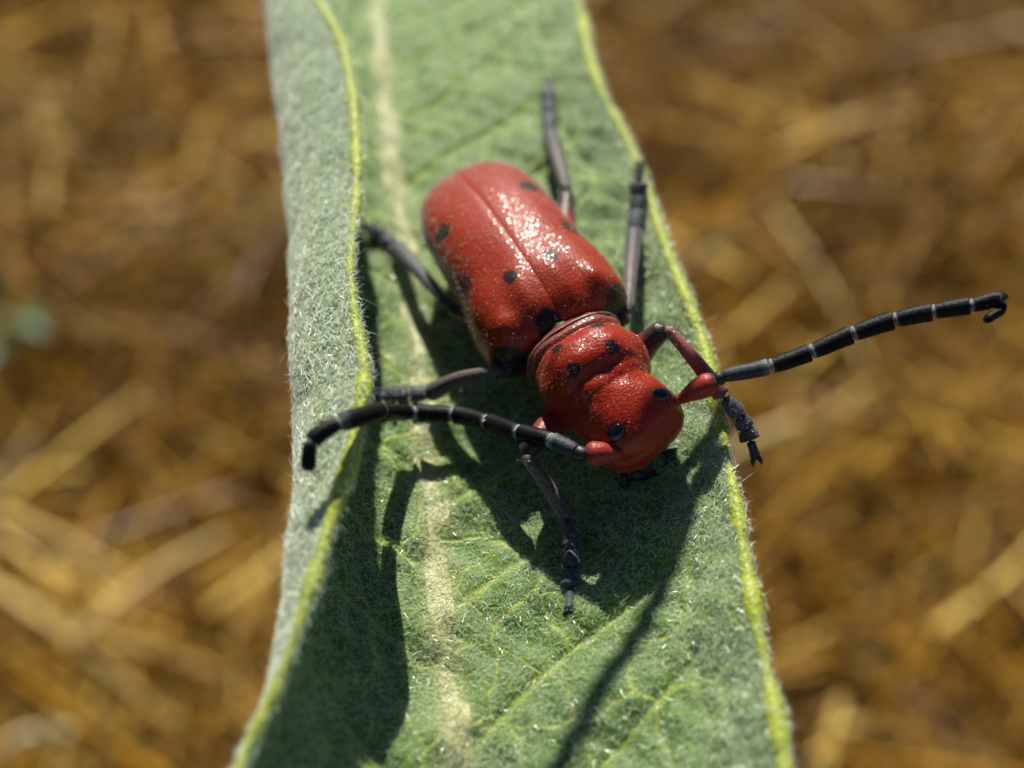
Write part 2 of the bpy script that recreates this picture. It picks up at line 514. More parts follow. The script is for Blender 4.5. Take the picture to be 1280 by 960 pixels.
# midrib: a low pale ridge on the upper face that swells below into a keel and becomes the stalk
rb = []
mw = .056 * (1 + .12 * vnoise(np.stack([rows * 1.3, rows * 0], 1), 41)) * np.interp(rows, [-4.6, -2, 0, 3, 6.4], [1.6, 1.15, 1.0, .85, .2])
aR = np.linspace(0, 2 * math.pi, 16, endpoint=False)
for i in range(nr):
    c = grid[i, JM]; n_ = nor[i, JM]; t_ = np.array([1., 0, 0]) - n_ * n_[0]; t_ /= np.linalg.norm(t_)
    for a_ in aR:
        ca = math.cos(a_)
        rb.append(c + t_ * math.sin(a_) * mw[i] + n_ * (ca * (.003 if ca > 0 else mw[i] * 1.1)))
obj('midrib', mesh_np('midrib', np.array(rb), grid_faces(nr, 16, True)), RIBMAT, leaf)
# stalk and stem down to the ground
pth, _ = smooth_path([(.03, -4.4, -.19), (.05, -4.9, -.30), (.10, -5.5, -.6), (.15, -5.9, -1.4), (.15, -6.0, -4), (-.1, -6.2, -10), (.2, -6.1, -17), (.0, -6.0, -22.2)], 60)
sv, sf, st = tube(pth, np.interp(np.linspace(0, 1, 60), [0, .05, .12, 1], [.085, .11, .2, .34]), 16, up=(1, 0, 0))
obj('stalk', mesh_np('stalk', sv, sf), plain_plant('stem_green', [(.3, (.10, .16, .05)), (.7, (.20, .26, .10))]), leaf)

# wool: short curled hairs over both faces, the margins and the midrib
def sample_leaf(n, density, seed, lower=False):
    r = np.random.default_rng(seed)
    a = np.linalg.norm(np.cross(np.diff(grid, axis=1)[:-1], np.diff(grid, axis=0)[:, :-1]), axis=-1)
    w = (a * density[:-1, :-1]).ravel(); w /= w.sum()
    k = r.choice(len(w), n, p=w)
    i, j = k // (nc - 1), k % (nc - 1)
    fu_, fv_ = r.uniform(size=(2, n, 1))
    def bil(g): return (g[i, j] * (1 - fu_) + g[i, j + 1] * fu_) * (1 - fv_) + (g[i + 1, j] * (1 - fu_) + g[i + 1, j + 1] * fu_) * fv_
    p, n_ = bil(grid), bil(nor); n_ /= np.linalg.norm(n_, axis=1)[:, None]
    return (p - n_ * TK, -n_) if lower else (p, n_)
inview = np.where((rows > -2.3) & (rows < 3.5), 1, .12)[:, None] * np.ones(arc.shape)
frR = np.clip(arc / Rw[:, None], 0, 1)
dens_u = inview * (1 - .25 * np.clip(vein, 0, 1)) * (1 + 1.4 * np.clip((frR - .70) / .2, 0, 1)) * (1 + .3 * vnoise(uvp * 3, 51)).clip(.3)
dens_u *= np.interp(grid[..., 1], [-2, 3], [1.15, .75])
frL = np.clip(-arc / Lw[:, None], 0, 1)
dens_l = inview * np.where(frL > .35, 1, .12)
p1, n1 = sample_leaf(205000, dens_u, 61)
near = np.abs(p1[:, 0] - np.interp(p1[:, 1], rows, grid[:, JM, 0])) < .042
keep = ~near | (np.random.default_rng(3).uniform(size=len(p1)) < .9)
p1[near] += n1[near] * .003
p1, n1 = p1[keep], n1[keep]
v, f = hairs(p1, n1, .029, .0022, lift=.55, curl=.7, seed=62)
obj('upper_wool', mesh_np('upper_wool', v, f), HAIR, leaf, kind='stuff')
p2, n2 = sample_leaf(125000, dens_l, 63, True)
v, f = hairs(p2, n2, .032, .0025, lift=.6, curl=1.0, seed=64)
obj('underside_wool', mesh_np('underside_wool', v, f), HAIR_U, leaf, kind='stuff')
def tube_roots(p, w, n, seed, ylo=-2.3, yhi=3.5):
    r = np.random.default_rng(seed)
    ok = np.where((rows > ylo) & (rows < yhi))[0]
    i = r.choice(ok, n)
    T = np.gradient(p, axis=0)[i]; T /= np.linalg.norm(T, axis=1)[:, None]
    U = np.cross(T, [0, 0, 1.]); U /= np.linalg.norm(U, axis=1)[:, None]; W_ = np.cross(T, U)
    a = r.uniform(0, 6.283, n)[:, None]
    nn = U * np.cos(a) + W_ * np.sin(a)
    q = p[i] + nn * w[i][:, None] + T * r.uniform(-.006, .006, (n, 1))
    return q, nn
ra, na = tube_roots(mpL, mwL, 6000, 71); rb_, nb = tube_roots(mpR, mwR, 6000, 72)
v, f = hairs(np.concatenate([ra, rb_]), np.concatenate([na, nb]), .032, .0022, lift=.8, curl=.9, seed=73)
obj('margin_wool', mesh_np('margin_wool', v, f), HAIR_U, leaf, kind='stuff')

# ================================================================== THE BEETLE
phi, rho = math.radians(27), math.radians(13)
bf = Vector((math.sin(phi), -math.cos(phi), 0))
bl = Vector((math.cos(phi) * math.cos(rho), math.sin(phi) * math.cos(rho), math.sin(rho)))
bn = bf.cross(bl)
BO = Vector((.27108, -.09462, .08281))
beetle = bpy.data.objects.new('red_beetle', None)
COL.objects.link(beetle)
beetle.matrix_world = Matrix(((bf.x, bl.x, bn.x, BO.x), (bf.y, bl.y, bn.y, BO.y), (bf.z, bl.z, bn.z, BO.z + H), (0, 0, 0, 1)))
beetle['label'] = 'red long-horned beetle with black spots and ringed black antennae on the leaf'
beetle['category'] = 'beetle'

def shell_material(name, spots, base=(.29, .014, .0012), dark=(.17, .006, .001), sheen=.2, rough=.28, flange=False, glit=.5):
    m, nt, p, o = mat_new(name)
    tc = N(nt, 'ShaderNodeTexCoord').outputs['Object']
    n1 = noise_n(nt, tc, 5, 4); n2 = noise_n(nt, tc, 90, 3)
    c = mix_c(nt, n1, dark, base)
    c = mix_c(nt, math_n(nt, 'MULTIPLY', n2, .25), c, (.30, .026, .004))
    wn_ = N(nt, 'ShaderNodeTexNoise'); wn_.inputs['Scale'].default_value = 30; wn_.inputs['Detail'].default_value = 3
    lk(nt, tc, wn_.inputs['Vector'])
    wv = N(nt, 'ShaderNodeVectorMath', operation='MULTIPLY_ADD'); lk(nt, wn_.outputs['Color'], wv.inputs[0])
    wv.inputs[1].default_value = (.022, .022, .022); lk(nt, tc, wv.inputs[2])
    tot = None
    for (cx, cy, cz, rx, ry, rz, soft, amt) in spots:
        sub = N(nt, 'ShaderNodeVectorMath', operation='SUBTRACT'); lk(nt, wv.outputs[0], sub.inputs[0])
        sub.inputs[1].default_value = (cx + .011, cy + .011, cz + .011)
        dv = N(nt, 'ShaderNodeVectorMath', operation='DIVIDE'); lk(nt, sub.outputs[0], dv.inputs[0]); dv.inputs[1].default_value = (rx, ry, rz)
        ln = N(nt, 'ShaderNodeVectorMath', operation='LENGTH'); lk(nt, dv.outputs[0], ln.inputs[0])
        mr = N(nt, 'ShaderNodeMapRange', interpolation_type='SMOOTHSTEP')
        mr.inputs['From Min'].default_value = 1 - soft; mr.inputs['From Max'].default_value = 1 + soft
        mr.inputs['To Min'].default_value = amt; mr.inputs['To Max'].default_value = 0
        lk(nt, ln.outputs['Value'], mr.inputs['Value'])
        tot = mr.outputs[0] if tot is None else math_n(nt, 'MAXIMUM', tot, mr.outputs[0])
    if flange:
        sx_ = N(nt, 'ShaderNodeSeparateXYZ'); lk(nt, wv.outputs[0], sx_.inputs[0])
        mf_ = N(nt, 'ShaderNodeMapRange', interpolation_type='SMOOTHSTEP')
        mf_.inputs['From Min'].default_value = .085; mf_.inputs['From Max'].default_value = .115
        mf_.inputs['To Min'].default_value = .75; mf_.inputs['To Max'].default_value = 0
        lk(nt, sx_.outputs[0], mf_.inputs['Value'])
        c = mix_c(nt, mf_.outputs[0], c, (.17, .055, .045))
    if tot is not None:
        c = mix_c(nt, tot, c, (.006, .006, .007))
    lk(nt, c, p.inputs['Base Color'])
    p.inputs['Roughness'].default_value = rough
    p.inputs['Specular IOR Level'].default_value = .14
    p.inputs['Sheen Weight'].default_value = sheen
    p.inputs['Sheen Roughness'].default_value = .4
    p.inputs['Sheen Tint'].default_value = (.85, .78, .72, 1)
    p.inputs['Subsurface Weight'].default_value = 0
    vo = N(nt, 'ShaderNodeTexVoronoi', feature='F1'); vo.inputs['Scale'].default_value = 90
    lk(nt, tc, vo.inputs['Vector'])
    b1 = bump_n(nt, vo.outputs['Distance'], 1.0, .0014)
    b2_ = bump_n(nt, noise_n(nt, tc, 190, 2), 1.0, .0016, b1)
    lk(nt, b2_, p.inputs['Normal'])
    gl = N(nt, 'ShaderNodeTexVoronoi', feature='F1'); gl.inputs['Scale'].default_value = 190
    lk(nt, tc, gl.inputs['Vector'])
    gd = N(nt, 'ShaderNodeVectorMath', operation='MULTIPLY_ADD'); lk(nt, gl.outputs['Color'], gd.inputs[0])
    gd.inputs[1].default_value = (glit, glit, glit); gd.inputs[2].default_value = (-glit / 2, -glit / 2, -glit / 2)
    ga = N(nt, 'ShaderNodeVectorMath', operation='ADD'); lk(nt, gd.outputs[0], ga.inputs[0])
    lk(nt, N(nt, 'ShaderNodeNewGeometry').outputs['Normal'], ga.inputs[1])
    gn = N(nt, 'ShaderNodeVectorMath', operation='NORMALIZE'); lk(nt, ga.outputs[0], gn.inputs[0])
    p.inputs['Coat Weight'].default_value = .34
    p.inputs['Coat Roughness'].default_value = .19
    lk(nt, gn.outputs[0], p.inputs['Coat Normal'])
    return m

# ---- body: one continuous surface, abdomen through pronotum to the face
#        s      zc    half-w  up    down  tilt(deg) exponent
BODY = np.array([
    (-1.04, .225, .004, .004, .004, 0, 2.0),
    (-1.00, .23, .10, .05, .05, 0, 2.0),
    (-.88, .26, .17, .06, .10, 0, 2.2),
    (-.60, .28, .205, .09, .14, 0, 2.3),
    (-.25, .28, .205, .12, .15, 0, 2.3),
    (-.04, .28, .19, .13, .16, 0, 2.3),
    (.005, .295, .186, .155, .17, 0, 2.3),
    (.040, .305, .198, .174, .18, 0, 2.4),
    (.070, .31, .200, .178, .18, 0, 2.4),
    (.098, .315, .193, .172, .18, 0, 2.4),
    (.128, .32, .200, .188, .19, 0, 2.4),
    (.17, .32, .212, .206, .19, 0, 2.5),
    (.215, .32, .222, .210, .19, 0, 2.5),
    (.262, .32, .212, .202, .19, -2, 2.4),
    (.300, .318, .190, .184, .18, -3, 2.3),
    (.318, .317, .182, .177, .18, -4, 2.3),
    (.332, .316, .176, .172, .17, -5, 2.2),
    (.346, .313, .172, .167, .17, -6, 2.2),
    (.365, .31, .172, .166, .16, -9, 2.2),
    (.41, .305, .177, .166, .15, -16, 2.2),
    (.455, .29, .181, .158, .14, -27, 2.3),
    (.485, .268, .180, .140, .13, -41, 2.4),
    (.500, .238, .172, .118, .12, -56, 2.5),
    (.496, .205, .157, .094, .11, -70, 2.5),
    (.482, .172, .142, .074, .10, -80, 2.3),
    (.468, .146, .112, .055, .08, -86, 2.1),
    (.455, .122, .065, .030, .05, -90, 2.0),
    (.450, .118, .005, .004, .004, -90, 2.0)])
par = np.linspace(0, 1, len(BODY))
fine = np.linspace(0, 1, 190)
B_ = np.stack([pch(fine, par, BODY[:, i]) for i in range(7)], 1)
RING = 56
th = np.linspace(0, 2 * math.pi, RING, endpoint=False)
YAW = math.radians(12)
bv = []
for s_, zc, a_, hu, hd, tl, ne in B_:
    yaw = YAW * np.clip((s_ - .30) / .10, 0, 1)
    ct, stl = math.cos(math.radians(tl)), math.sin(math.radians(tl))
    sx = np.sign(np.sin(th)) * np.abs(np.sin(th)) ** (2 / ne)
    cx = np.sign(np.cos(th)) * np.abs(np.cos(th)) ** (2 / ne)
    upv = np.where(cx > 0, hu, hd) * cx
    y_ = a_ * sx
    # raised disc of the pronotum with a shallow furrow down the middle
    if .05 < s_ < .33 and tl > -8:
        w = math.exp(-((s_ - .19) / .085) ** 4)
        top = np.clip(cx, 0, 1)
        upv = upv + top * w * (.020 * np.exp(-(y_ / .135) ** 6) - .006 * np.exp(-(y_ / .018) ** 2) * math.exp(-((s_ - .2) / .05) ** 2) - .016 * np.exp(-((np.abs(y_) - .175) / .028) ** 2))
        upv = upv - top * .010 * math.exp(-((s_ - .296) / .016) ** 2) * .35 - top * .010 * math.exp(-((s_ - .095) / .014) ** 2)
    ps = s_ - stl * upv
    pz = zc + ct * upv
    # head turns slightly to its left
    ds = ps - .33; c_, s2 = math.cos(yaw), math.sin(yaw)
    x2 = .33 + ds * c_ - y_ * s2 if yaw > 0 else ps
    y2 = ds * s2 + y_ * c_ if yaw > 0 else y_
    y2 = y2 + .012
    bv.append(np.stack([x2, y2, pz], 1))
bv = np.concatenate(bv)
bv = bv + (bv - np.array([.2, .012, .28])) * (.012 * vnoise(bv * 7, 17) + .008 * vnoise(bv * 16, 18))[:, None]
body_me = mesh_np('body', bv, grid_faces(len(fine), RING, True))
bvh = BVHTree.FromPolygons([Vector(x) for x in bv], [tuple(int(q) for q in x) for x in grid_faces(len(fine), RING, True)])
def on_body(p):
    loc, no, _, _ = bvh.find_nearest(Vector(p))
    if no.dot(loc - Vector((loc.x - .05, 0, .28))) < 0: no = -no
    return loc, no
bs = []
for p, rx in (((.135, -.082, .53), (.024, .030, .06)), ((.130, .10, .53), (.024, .030, .06)), ((.272, -.080, .54), (.026, .028, .05)), ((.268, .095, .54), (.026, .028, .05))):
    l_, n_ = on_body(p)
    bs.append((l_.x, l_.y, l_.z, *rx, .18, 1.0))
bs.append((.50, .05, .10, .06, .13, .06, .4, .95))          # dark mouth
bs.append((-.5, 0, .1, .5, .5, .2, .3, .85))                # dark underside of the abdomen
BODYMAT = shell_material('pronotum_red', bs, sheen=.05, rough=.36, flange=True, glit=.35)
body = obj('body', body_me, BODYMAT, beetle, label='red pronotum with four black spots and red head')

# ---- wing cases
elspots = []
def elytron(sg):
    NS, NT = 110, 56
    t = np.linspace(0, 1, NS) ** 1.15
    s = .004 - 1.15 * t
    a = pch(t, [0, .012, .04, .09, .18, .35, .55, .72, .83, .90, .95, .98, .995, 1], [.17, .232, .280, .308, .311, .285, .274, .263, .233, .192, .144, .095, .048, .008])
    zt = pch(t, [0, .012, .04, .1, .22, .4, .6, .8, .92, .98, 1], [.40, .44, .478, .518, .542, .526, .480, .402, .325, .262, .225])
    zb = pch(t, [0, .1, .5, 1], [.30, .285, .285, .250])
    q = np.linspace(0, 1, NT)
    ang = q * math.radians(104)
    S, A = np.meshgrid(s, ang, indexing='ij')
    ne = 2.35
    sy = np.abs(np.sin(A)) ** (2 / ne); cz = np.sign(np.cos(A)) * np.abs(np.cos(A)) ** (2 / ne)
    Y = a[:, None] * sy
    Z = zb[:, None] + (zt - zb)[:, None] * np.where(cz > 0, cz, cz * .35)
    # suture groove, shoulder bump, hollow inside the shoulder, swollen base
    Z = Z - .0035 * np.exp(-(Y / .0045) ** 2) + .0015 * np.exp(-((Y - .010) / .006) ** 2) * np.clip(1 + S * 1.6, 0, 1)
    Z += .022 * np.exp(-((S + .10) / .07) ** 2 - ((Y - .215) / .05) ** 2)
    Z -= .007 * np.exp(-((S + .10) / .09) ** 2 - ((Y - .14) / .04) ** 2)
    Z += .010 * np.exp(-((S + .16) / .11) ** 2 - ((Y - .075) / .04) ** 2)
    Z -= .010 * np.exp(-((S + .33) / .12) ** 2 - ((Y - .14) / .08) ** 2)
    Yw = (Y + .0002) * sg + .012 - .030 * S
    outer = np.stack([S, Yw, Z], -1)
    c = np.array([-.5, 0, .25])
    inner = outer.copy()
    inner[..., 1] *= .955; inner[..., 2] -= .014; inner[..., 0] += .012 * (S + .5) * -1
    v = np.concatenate([outer.reshape(-1, 3), inner.reshape(-1, 3)])
    fo = grid_faces(NS, NT); n_ = NS * NT
    ix = np.arange(n_).reshape(NS, NT)
    b = np.concatenate([ix[0, :], ix[1:, -1], ix[-1, -2::-1], ix[-2:0:-1, 0]]); b2 = np.roll(b, -1)
    nb_ = len(b); e_ = 2 * n_ + np.arange(nb_); e2 = np.roll(e_, -1)
    v = np.concatenate([v, v[b], v[b + n_]])
    fs_ = np.stack([e2, e_, e_ + nb_, e2 + nb_], 1)
    fc = np.concatenate([fo, fo[:, ::-1] + n_, fs_])
    if sg < 0: fc = fc[:, ::-1]
    def surf(s0, y0):
        d = (S - s0) ** 2 + (Y - abs(y0)) ** 2 + np.where(A > 1.5, 1, 0)
        k = np.unravel_index(np.argmin(d), d.shape)
        return outer[k]
    sp = []
    for s0, y0, rx, ry, soft, amt in ((-.713, .205, .046, .040, .25, 1), (-.25, .088, .036, .029, .3, .95), (-.40, .238, .046, .036, .5, .85)):
        p = surf(s0, y0); sp.append((p[0], p[1], p[2], rx, ry, .06, soft, amt))
    sp.append((-.02, .25 * sg + .012, .34, .075, .085, .105, .2, 1))
    sp.append((-.01, -.035, .46, .062, .055, .09, .18, 1))
    sp.append((-1.02, .06 * sg, .32, .02, .05, .03, .9, .35))
    return mesh_np('elytron', v, fc), sp, outer, grid_normals(outer) * sg
PILE = []
for sg in (1, -1):
    me, sp, og, on = elytron(sg)
    r = np.random.default_rng(90 + sg)
    ii = r.integers(2, og.shape[0] - 1, 26000); jj = r.integers(1, og.shape[1] - 1, 26000)
    wt = np.clip(.06 + .75 * (-og[ii, jj, 0]) ** 1.9 + .8 * (jj / og.shape[1] - .45).clip(0) * (.35 - og[ii, jj, 0]), .05, 1)
    kp = r.uniform(size=26000) < wt; ii, jj = ii[kp], jj[kp]
    nn = on[ii, jj]; nn = np.where(((og[ii, jj] - np.array([-.5, 0, .2])) * nn).sum(1)[:, None] < 0, -nn, nn)
    PILE.append((og[ii, jj] + r.normal(0, .004, (len(ii), 3)), nn))
    obj('elytron', me, shell_material('wing_case_red', sp, base=(.30, .027, .0045), dark=(.20, .015, .003), sheen=.03, rough=.40, glit=.35), beetle)

BLACK, nt, p, o = mat_new('black_cuticle')
p.inputs['Base Color'].default_value = (.006, .006, .007, 1); p.inputs['Roughness'].default_value = .5
GLOSS, nt, p, o = mat_new('eye_black')
p.inputs['Base Color'].default_value = (.003, .003, .004, 1); p.inputs['Roughness'].default_value = .08
vo = N(nt, 'ShaderNodeTexVoronoi'); vo.inputs['Scale'].default_value = 170
lk(nt, N(nt, 'ShaderNodeTexCoord').outputs['Object'], vo.inputs['Vector'])
lk(nt, bump_n(nt, vo.outputs['Distance'], .12, .003), p.inputs['Normal'])

def ellipsoid(center, axes, radii, nu=16, nv=20, e=1.0):
    u = np.linspace(0, math.pi, nu); v = np.linspace(0, 2 * math.pi, nv, endpoint=False)
    U, V = np.meshgrid(u, v, indexing='ij')
    loc = np.stack([np.sin(U) * np.cos(V) * radii[0], np.sin(U) * np.sin(V) * radii[1], np.cos(U) * radii[2]], -1)
    return np.asarray(center) + loc.reshape(-1, 3) @ np.asarray(axes), grid_faces(nu, nv, True)

# scutellum: small black shield between the wing-case bases
sc, fc = ellipsoid((-.012, -.004, .425), np.eye(3), (.060, .050, .026), 14, 18)
obj('scutellum', mesh_np('scutellum', sc, fc), BLACK, beetle)

# grey collar along the hind rim of the pronotum
GREY, nt, p, o = mat_new('grey_collar')
tc = N(nt, 'ShaderNodeTexCoord').outputs['Object']
lk(nt, ramp_n(nt, noise_n(nt, tc, 40, 4), [(.3, (.10, .045, .04)), (.55, (.22, .15, .13)), (.75, (.42, .36, .32))]), p.inputs['Base Color'])
p.inputs['Roughness'].default_value = .45
cp = []
for a_ in np.linspace(-1.75, 1.75, 60):
    ne = 2.4
    sx = math.copysign(abs(math.sin(a_)) ** (2 / ne), math.sin(a_)); cx = math.copysign(abs(math.cos(a_)) ** (2 / ne), math.cos(a_))
    cp.append((.046, .202 * sx + .012, .306 + .178 * cx))
cv, cf, ct_ = tube(cp, .0045, 10, up=(1, 0, 0))
obj('collar', mesh_np('collar', cv, cf), GREY, beetle, label='thin grey hind rim of the pronotum')

# eyes
def frame_from(n_, along):
    n_ = np.array(n_) / np.linalg.norm(n_); a_ = np.array(along, float); a_ -= n_ * (a_ @ n_); a_ /= np.linalg.norm(a_)
    return np.array([a_, np.cross(n_, a_), n_])
for tgt, al in (((.475, .165, .42), (.4, 1, -.2)), ((.523, -.062, .42), (.4, -1, -.2))):
    l_, n_ = on_body(tgt)
    ev, ef = ellipsoid(np.array(l_) - np.array(n_) * .004, frame_from(n_, al), (.040, .029, .022))
    obj('eye', mesh_np('eye', ev, ef), GLOSS, beetle)

# mandibles and feelers under the face
for sg in (1, -1):
    pth, _ = smooth_path([(.50, .05 + .085 * sg, .085), (.530, .060 + .065 * sg, .075), (.545, .07 + .02 * sg, .06)], 14)
    v, f, t = tube(pth, np.linspace(.036, .006, 14) * round_ends(14, .1, .1), 10)
    obj('mandible', mesh_np('mandible', v, f), BLACK, beetle)
    pth, _ = smooth_path([(.49, .05 + .11 * sg, .09), (.53, .06 + .14 * sg, .045), (.56, .07 + .13 * sg, .015)], 14)
    v, f, t = tube(pth, np.linspace(.016, .012, 14) * round_ends(14, .1, .12), 8)
    obj('palp', mesh_np('palp', v, f), BLACK, beetle)

# ---- limbs
def limb_material(name, stops, rough=.42, sheen=.4, fuzz=(.36, .40, .45), fuzz_amt=.3, bump=.5, spec=.3):
    m, nt, p, o = mat_new(name)
    tc = N(nt, 'ShaderNodeTexCoord').outputs['Object']
    c = ramp_n(nt, attr_n(nt, 'along'), stops)
    fz = noise_n(nt, tc, 130, 3)
    c = mix_c(nt, math_n(nt, 'MULTIPLY', math_n(nt, 'SUBTRACT', fz, .38, clamp=True), fuzz_amt * 3, clamp=True), c, fuzz)
    lk(nt, c, p.inputs['Base Color']); p.inputs['Roughness'].default_value = rough
    p.inputs['Specular IOR Level'].default_value = spec
    p.inputs['Sheen Weight'].default_value = sheen * .5; p.inputs['Sheen Tint'].default_value = (.7, .78, .9, 1)
    lk(nt, bump_n(nt, fz, bump, .006), p.inputs['Normal'])
    return m
K = (.010, .010, .012)
FEMUR = limb_material('femur_red_black', [(0, (.20, .016, .010)), (.60, (.24, .018, .012)), (.78, (.03, .010, .010)), (1, K)], .3, .25, (.30, .16, .14), .12)
TIBIA = limb_material('tibia_grey_red', [(0, K), (.10, (.055, .042, .038)), (.35, (.07, .045, .036)), (.62, (.05, .028, .022)), (.78, (.02, .014, .014)), (1, K)], .45, .3, (.36, .34, .33), .3)
TIBIA_F = limb_material('tibia_red', [(0, (.12, .07, .06)), (.2, (.28, .07, .045)), (.75, (.26, .04, .025)), (1, (.10, .03, .03))], .4, .5, (.40, .28, .25), .2)
TIBIA_D = limb_material('tibia_dark_grey', [(0, K), (.15, (.04, .044, .047)), (.7, (.035, .038, .042)), (1, (.015, .015, .017))], .5, .3, (.25, .28, .29), .35)
TARSUS = limb_material('tarsus_grey_black', [(0, (.012, .013, .015)), (.5, (.03, .036, .042)), (1, (.012, .013, .015))], .55, .3, (.20, .24, .28), .35)
SCAPE = limb_material('scape_red', [(0, (.24, .012, .004)), (.80, (.27, .014, .005)), (.93, (.05, .012, .010)), (1, K)], .36, .25, (.42, .12, .09), .1)
SEG = limb_material('antenna_black_ringed', [(0, (.26, .29, .31)), (.05, (.22, .25, .27)), (.10, (.02, .022, .026)), (.16, (.004, .004, .005)), (.95, (.004, .004, .005)), (1, (.08, .10, .11))], .45, .0, (.02, .022, .025), .05, spec=.12)
SEG1 = limb_material('antenna_grey_base', [(0, (.012, .014, .016)), (.3, (.02, .026, .032)), (.8, (.012, .014, .016)), (1, (.14, .16, .18))], .5, .1, (.12, .15, .18), .3, spec=.2)

def seg_mesh(name, pts, rad, n=16, ring=12, e0=.08, e1=.06, flat=1.0):
    pth, q = smooth_path(pts, n) if len(pts) > 2 else (np.linspace(np.asarray(pts[0], float), np.asarray(pts[1], float), n), None)
    r_ = np.interp(np.linspace(0, 1, n), np.linspace(0, 1, len(rad)), rad) * round_ends(n, e0, e1)
    v, f, t = tube(pth, r_, ring, flat)
    return mesh_np(name, v, f, attrs={'along': t})

tarsi_axes = []
limb_axes = []           # for bristles: (point a, point b, radius)
def leg(coxa, pts, rf, rt, tib_mat, label, mid_bend=None):
    pts = [np.array(p, float) for p in pts]
    coxa = np.array(coxa, float)
    knee, ankle = pts[0], pts[1]
    m1 = (coxa + knee) / 2 + np.array([0, 0, .03])
    femur = obj('leg', seg_mesh('leg', [coxa, m1, knee], [rf * .55, rf * 1.05, rf * 1.15, rf * .9, rf * .72], 26, 16, .03, .07), FEMUR, beetle, label=label)
    m2 = (knee + ankle) / 2 + (np.array(mid_bend) if mid_bend else np.array([0, 0, .012]))
    obj('tibia', seg_mesh('tibia', [knee, m2, ankle], [rt * .75, rt * .82, rt * .95, rt * 1.1, rt * 1.3], 24, 14, .05, .05), tib_mat, femur)
    limb_axes.append((knee, ankle, rt, 1))
    tarsi_axes.append((ankle, pts[2], rt)); tarsi_axes.append((pts[2], pts[3], rt))
    tp, _ = smooth_path([ankle] + pts[2:], 40)
    cuts = [0, .34, .56, .76, 1.0]
    for k in range(4):
        i0, i1 = int(cuts[k] * 39), int(cuts[k + 1] * 39)
        seg = tp[i0:i1 + 1]
        rr_ = [rt * .75, rt * 1.15, rt * 1.3] if k < 3 else [rt * .6, rt * .6, rt * .75]
        if k == 2: rr_ = [rt * .7, rt * 1.3, rt * 1.45]
        obj('tarsus_segment', seg_mesh('tarsus_segment', list(seg[[0, len(seg) // 2, -1]]), rr_, 12, 12, .12, .14, .75), TARSUS, femur)
    # two hooked claws
    tipd = tp[-1] - tp[-4]; tipd /= np.linalg.norm(tipd)
    sd = np.cross(tipd, [0, 0, 1.]); sd /= np.linalg.norm(sd)
    for sg in (1, -1):
        c0 = tp[-1] - tipd * .01
        obj('claw', seg_mesh('claw', [c0, c0 + tipd * .018 + sd * .014 * sg, c0 + tipd * .030 + sd * .015 * sg - np.array([0, 0, .020])], [rt * .42, rt * .34, rt * .08], 10, 8, .05, .05), BLACK, femur)
LEGS = []
leg((.17, .13, .17), [(.214, .331, .403), (.509, .385, .237), (.579, .406, .181), (.632, .405, .109), (.700, .388, .058)], .050, .029, TIBIA_F, 'front leg hooked over the right margin of the leaf')
leg((.20, -.10, .17), [(.356, -.370, .339), (.572, -.335, .136), (.699, -.397, .118), (.79, -.455, .110), (.885, -.515, .108)], .048, .029, TIBIA, 'front leg reaching down in the shade below the head')
leg((-.06, -.12, .18), [(-.015, -.267, .346), (-.256, -.53, .119), (-.311, -.639, .134), (-.311, -.743, .21)], .048, .031, TIBIA, 'middle leg reaching left to the rolled margin', (0, 0, .03))
leg((-.30, -.15, .16), [(-.496, -.288, .248), (-1.112, -.316, .05), (-1.217, -.354, .058), (-1.254, -.403, .131)], .046, .030, TIBIA_D, 'hind leg on the midrib side')
leg((-.06, .13, .16), [(-.007, .277, .282), (-.513, .573, .08), (-.652, .670, .078), (-.782, .766, .128)], .048, .031, TIBIA, 'middle leg beside the right margin')
leg((-.38, .16, .13), [(-.806, .421, .167), (-1.348, .588, -.026), (-1.542, .678, -.057), (-1.725, .771, -.088)], .048, .031, TIBIA, 'hind leg stretched back towards the far end of the leaf')

def antenna(pts, label, rads, skip=()):
    pts = [np.array(p, float) for p in pts]
    d = pts[1] - pts[0]
    sc_o = obj('antenna', seg_mesh('antenna', [pts[0], pts[0] * .5 + pts[1] * .5 + np.array([0, 0, .006]), pts[1]], [.015, .027, .041, .046, .030], 24, 16, .06, .14), SCAPE, beetle, label=label)
    # pedicel
    obj('antenna_segment', seg_mesh('antenna_segment', [pts[1] - (pts[2] - pts[1]) * .6, pts[2] + (pts[2] - pts[1]) * .3], [.024, .027, .024], 10, 12, .2, .2), BLACK, sc_o)
    full, _ = smooth_path(pts[2:], 400)
    cuts = [int(np.argmin(np.linalg.norm(full - p, axis=1))) for q, p in enumerate(pts) if q >= 2 and q not in skip]
    for k in range(len(cuts) - 1):
        seg = full[cuts[k]:cuts[k + 1] + 1]
        if len(seg) < 3: continue
        r0 = rads[k]
        rad = [r0 * .78, r0 * .92, r0 * .98, r0 * 1.0, r0 * 1.02, r0 * 1.06, r0 * 1.08]
        obj('antenna_segment', seg_mesh('antenna_segment', list(seg[np.linspace(0, len(seg) - 1, 7).astype(int)]), rad, 40, 14, .03, .035 if k < len(cuts) - 2 else .30), SEG1 if k == 0 else SEG, sc_o)
        limb_axes.append((seg[0], seg[-1], r0, 0))
antenna([(0.465, 0.215, 0.307), (0.497, 0.379, 0.351), (0.497, 0.397, 0.357), (0.563, 0.558, 0.361), (0.599, 0.709, 0.367), (0.629, 0.868, 0.382), (0.674, 1.018, 0.398), (0.73, 1.139, 0.412), (0.793, 1.255, 0.426), (0.845, 1.352, 0.424), (0.865, 1.333, 0.418), (0.867, 1.297, 0.416), (0.866, 1.254, 0.411)],
        'antenna stretched out to the right over the dry grass', [.029, .032, .033, .033, .032, .031, .029, .017], skip=(10, 11))
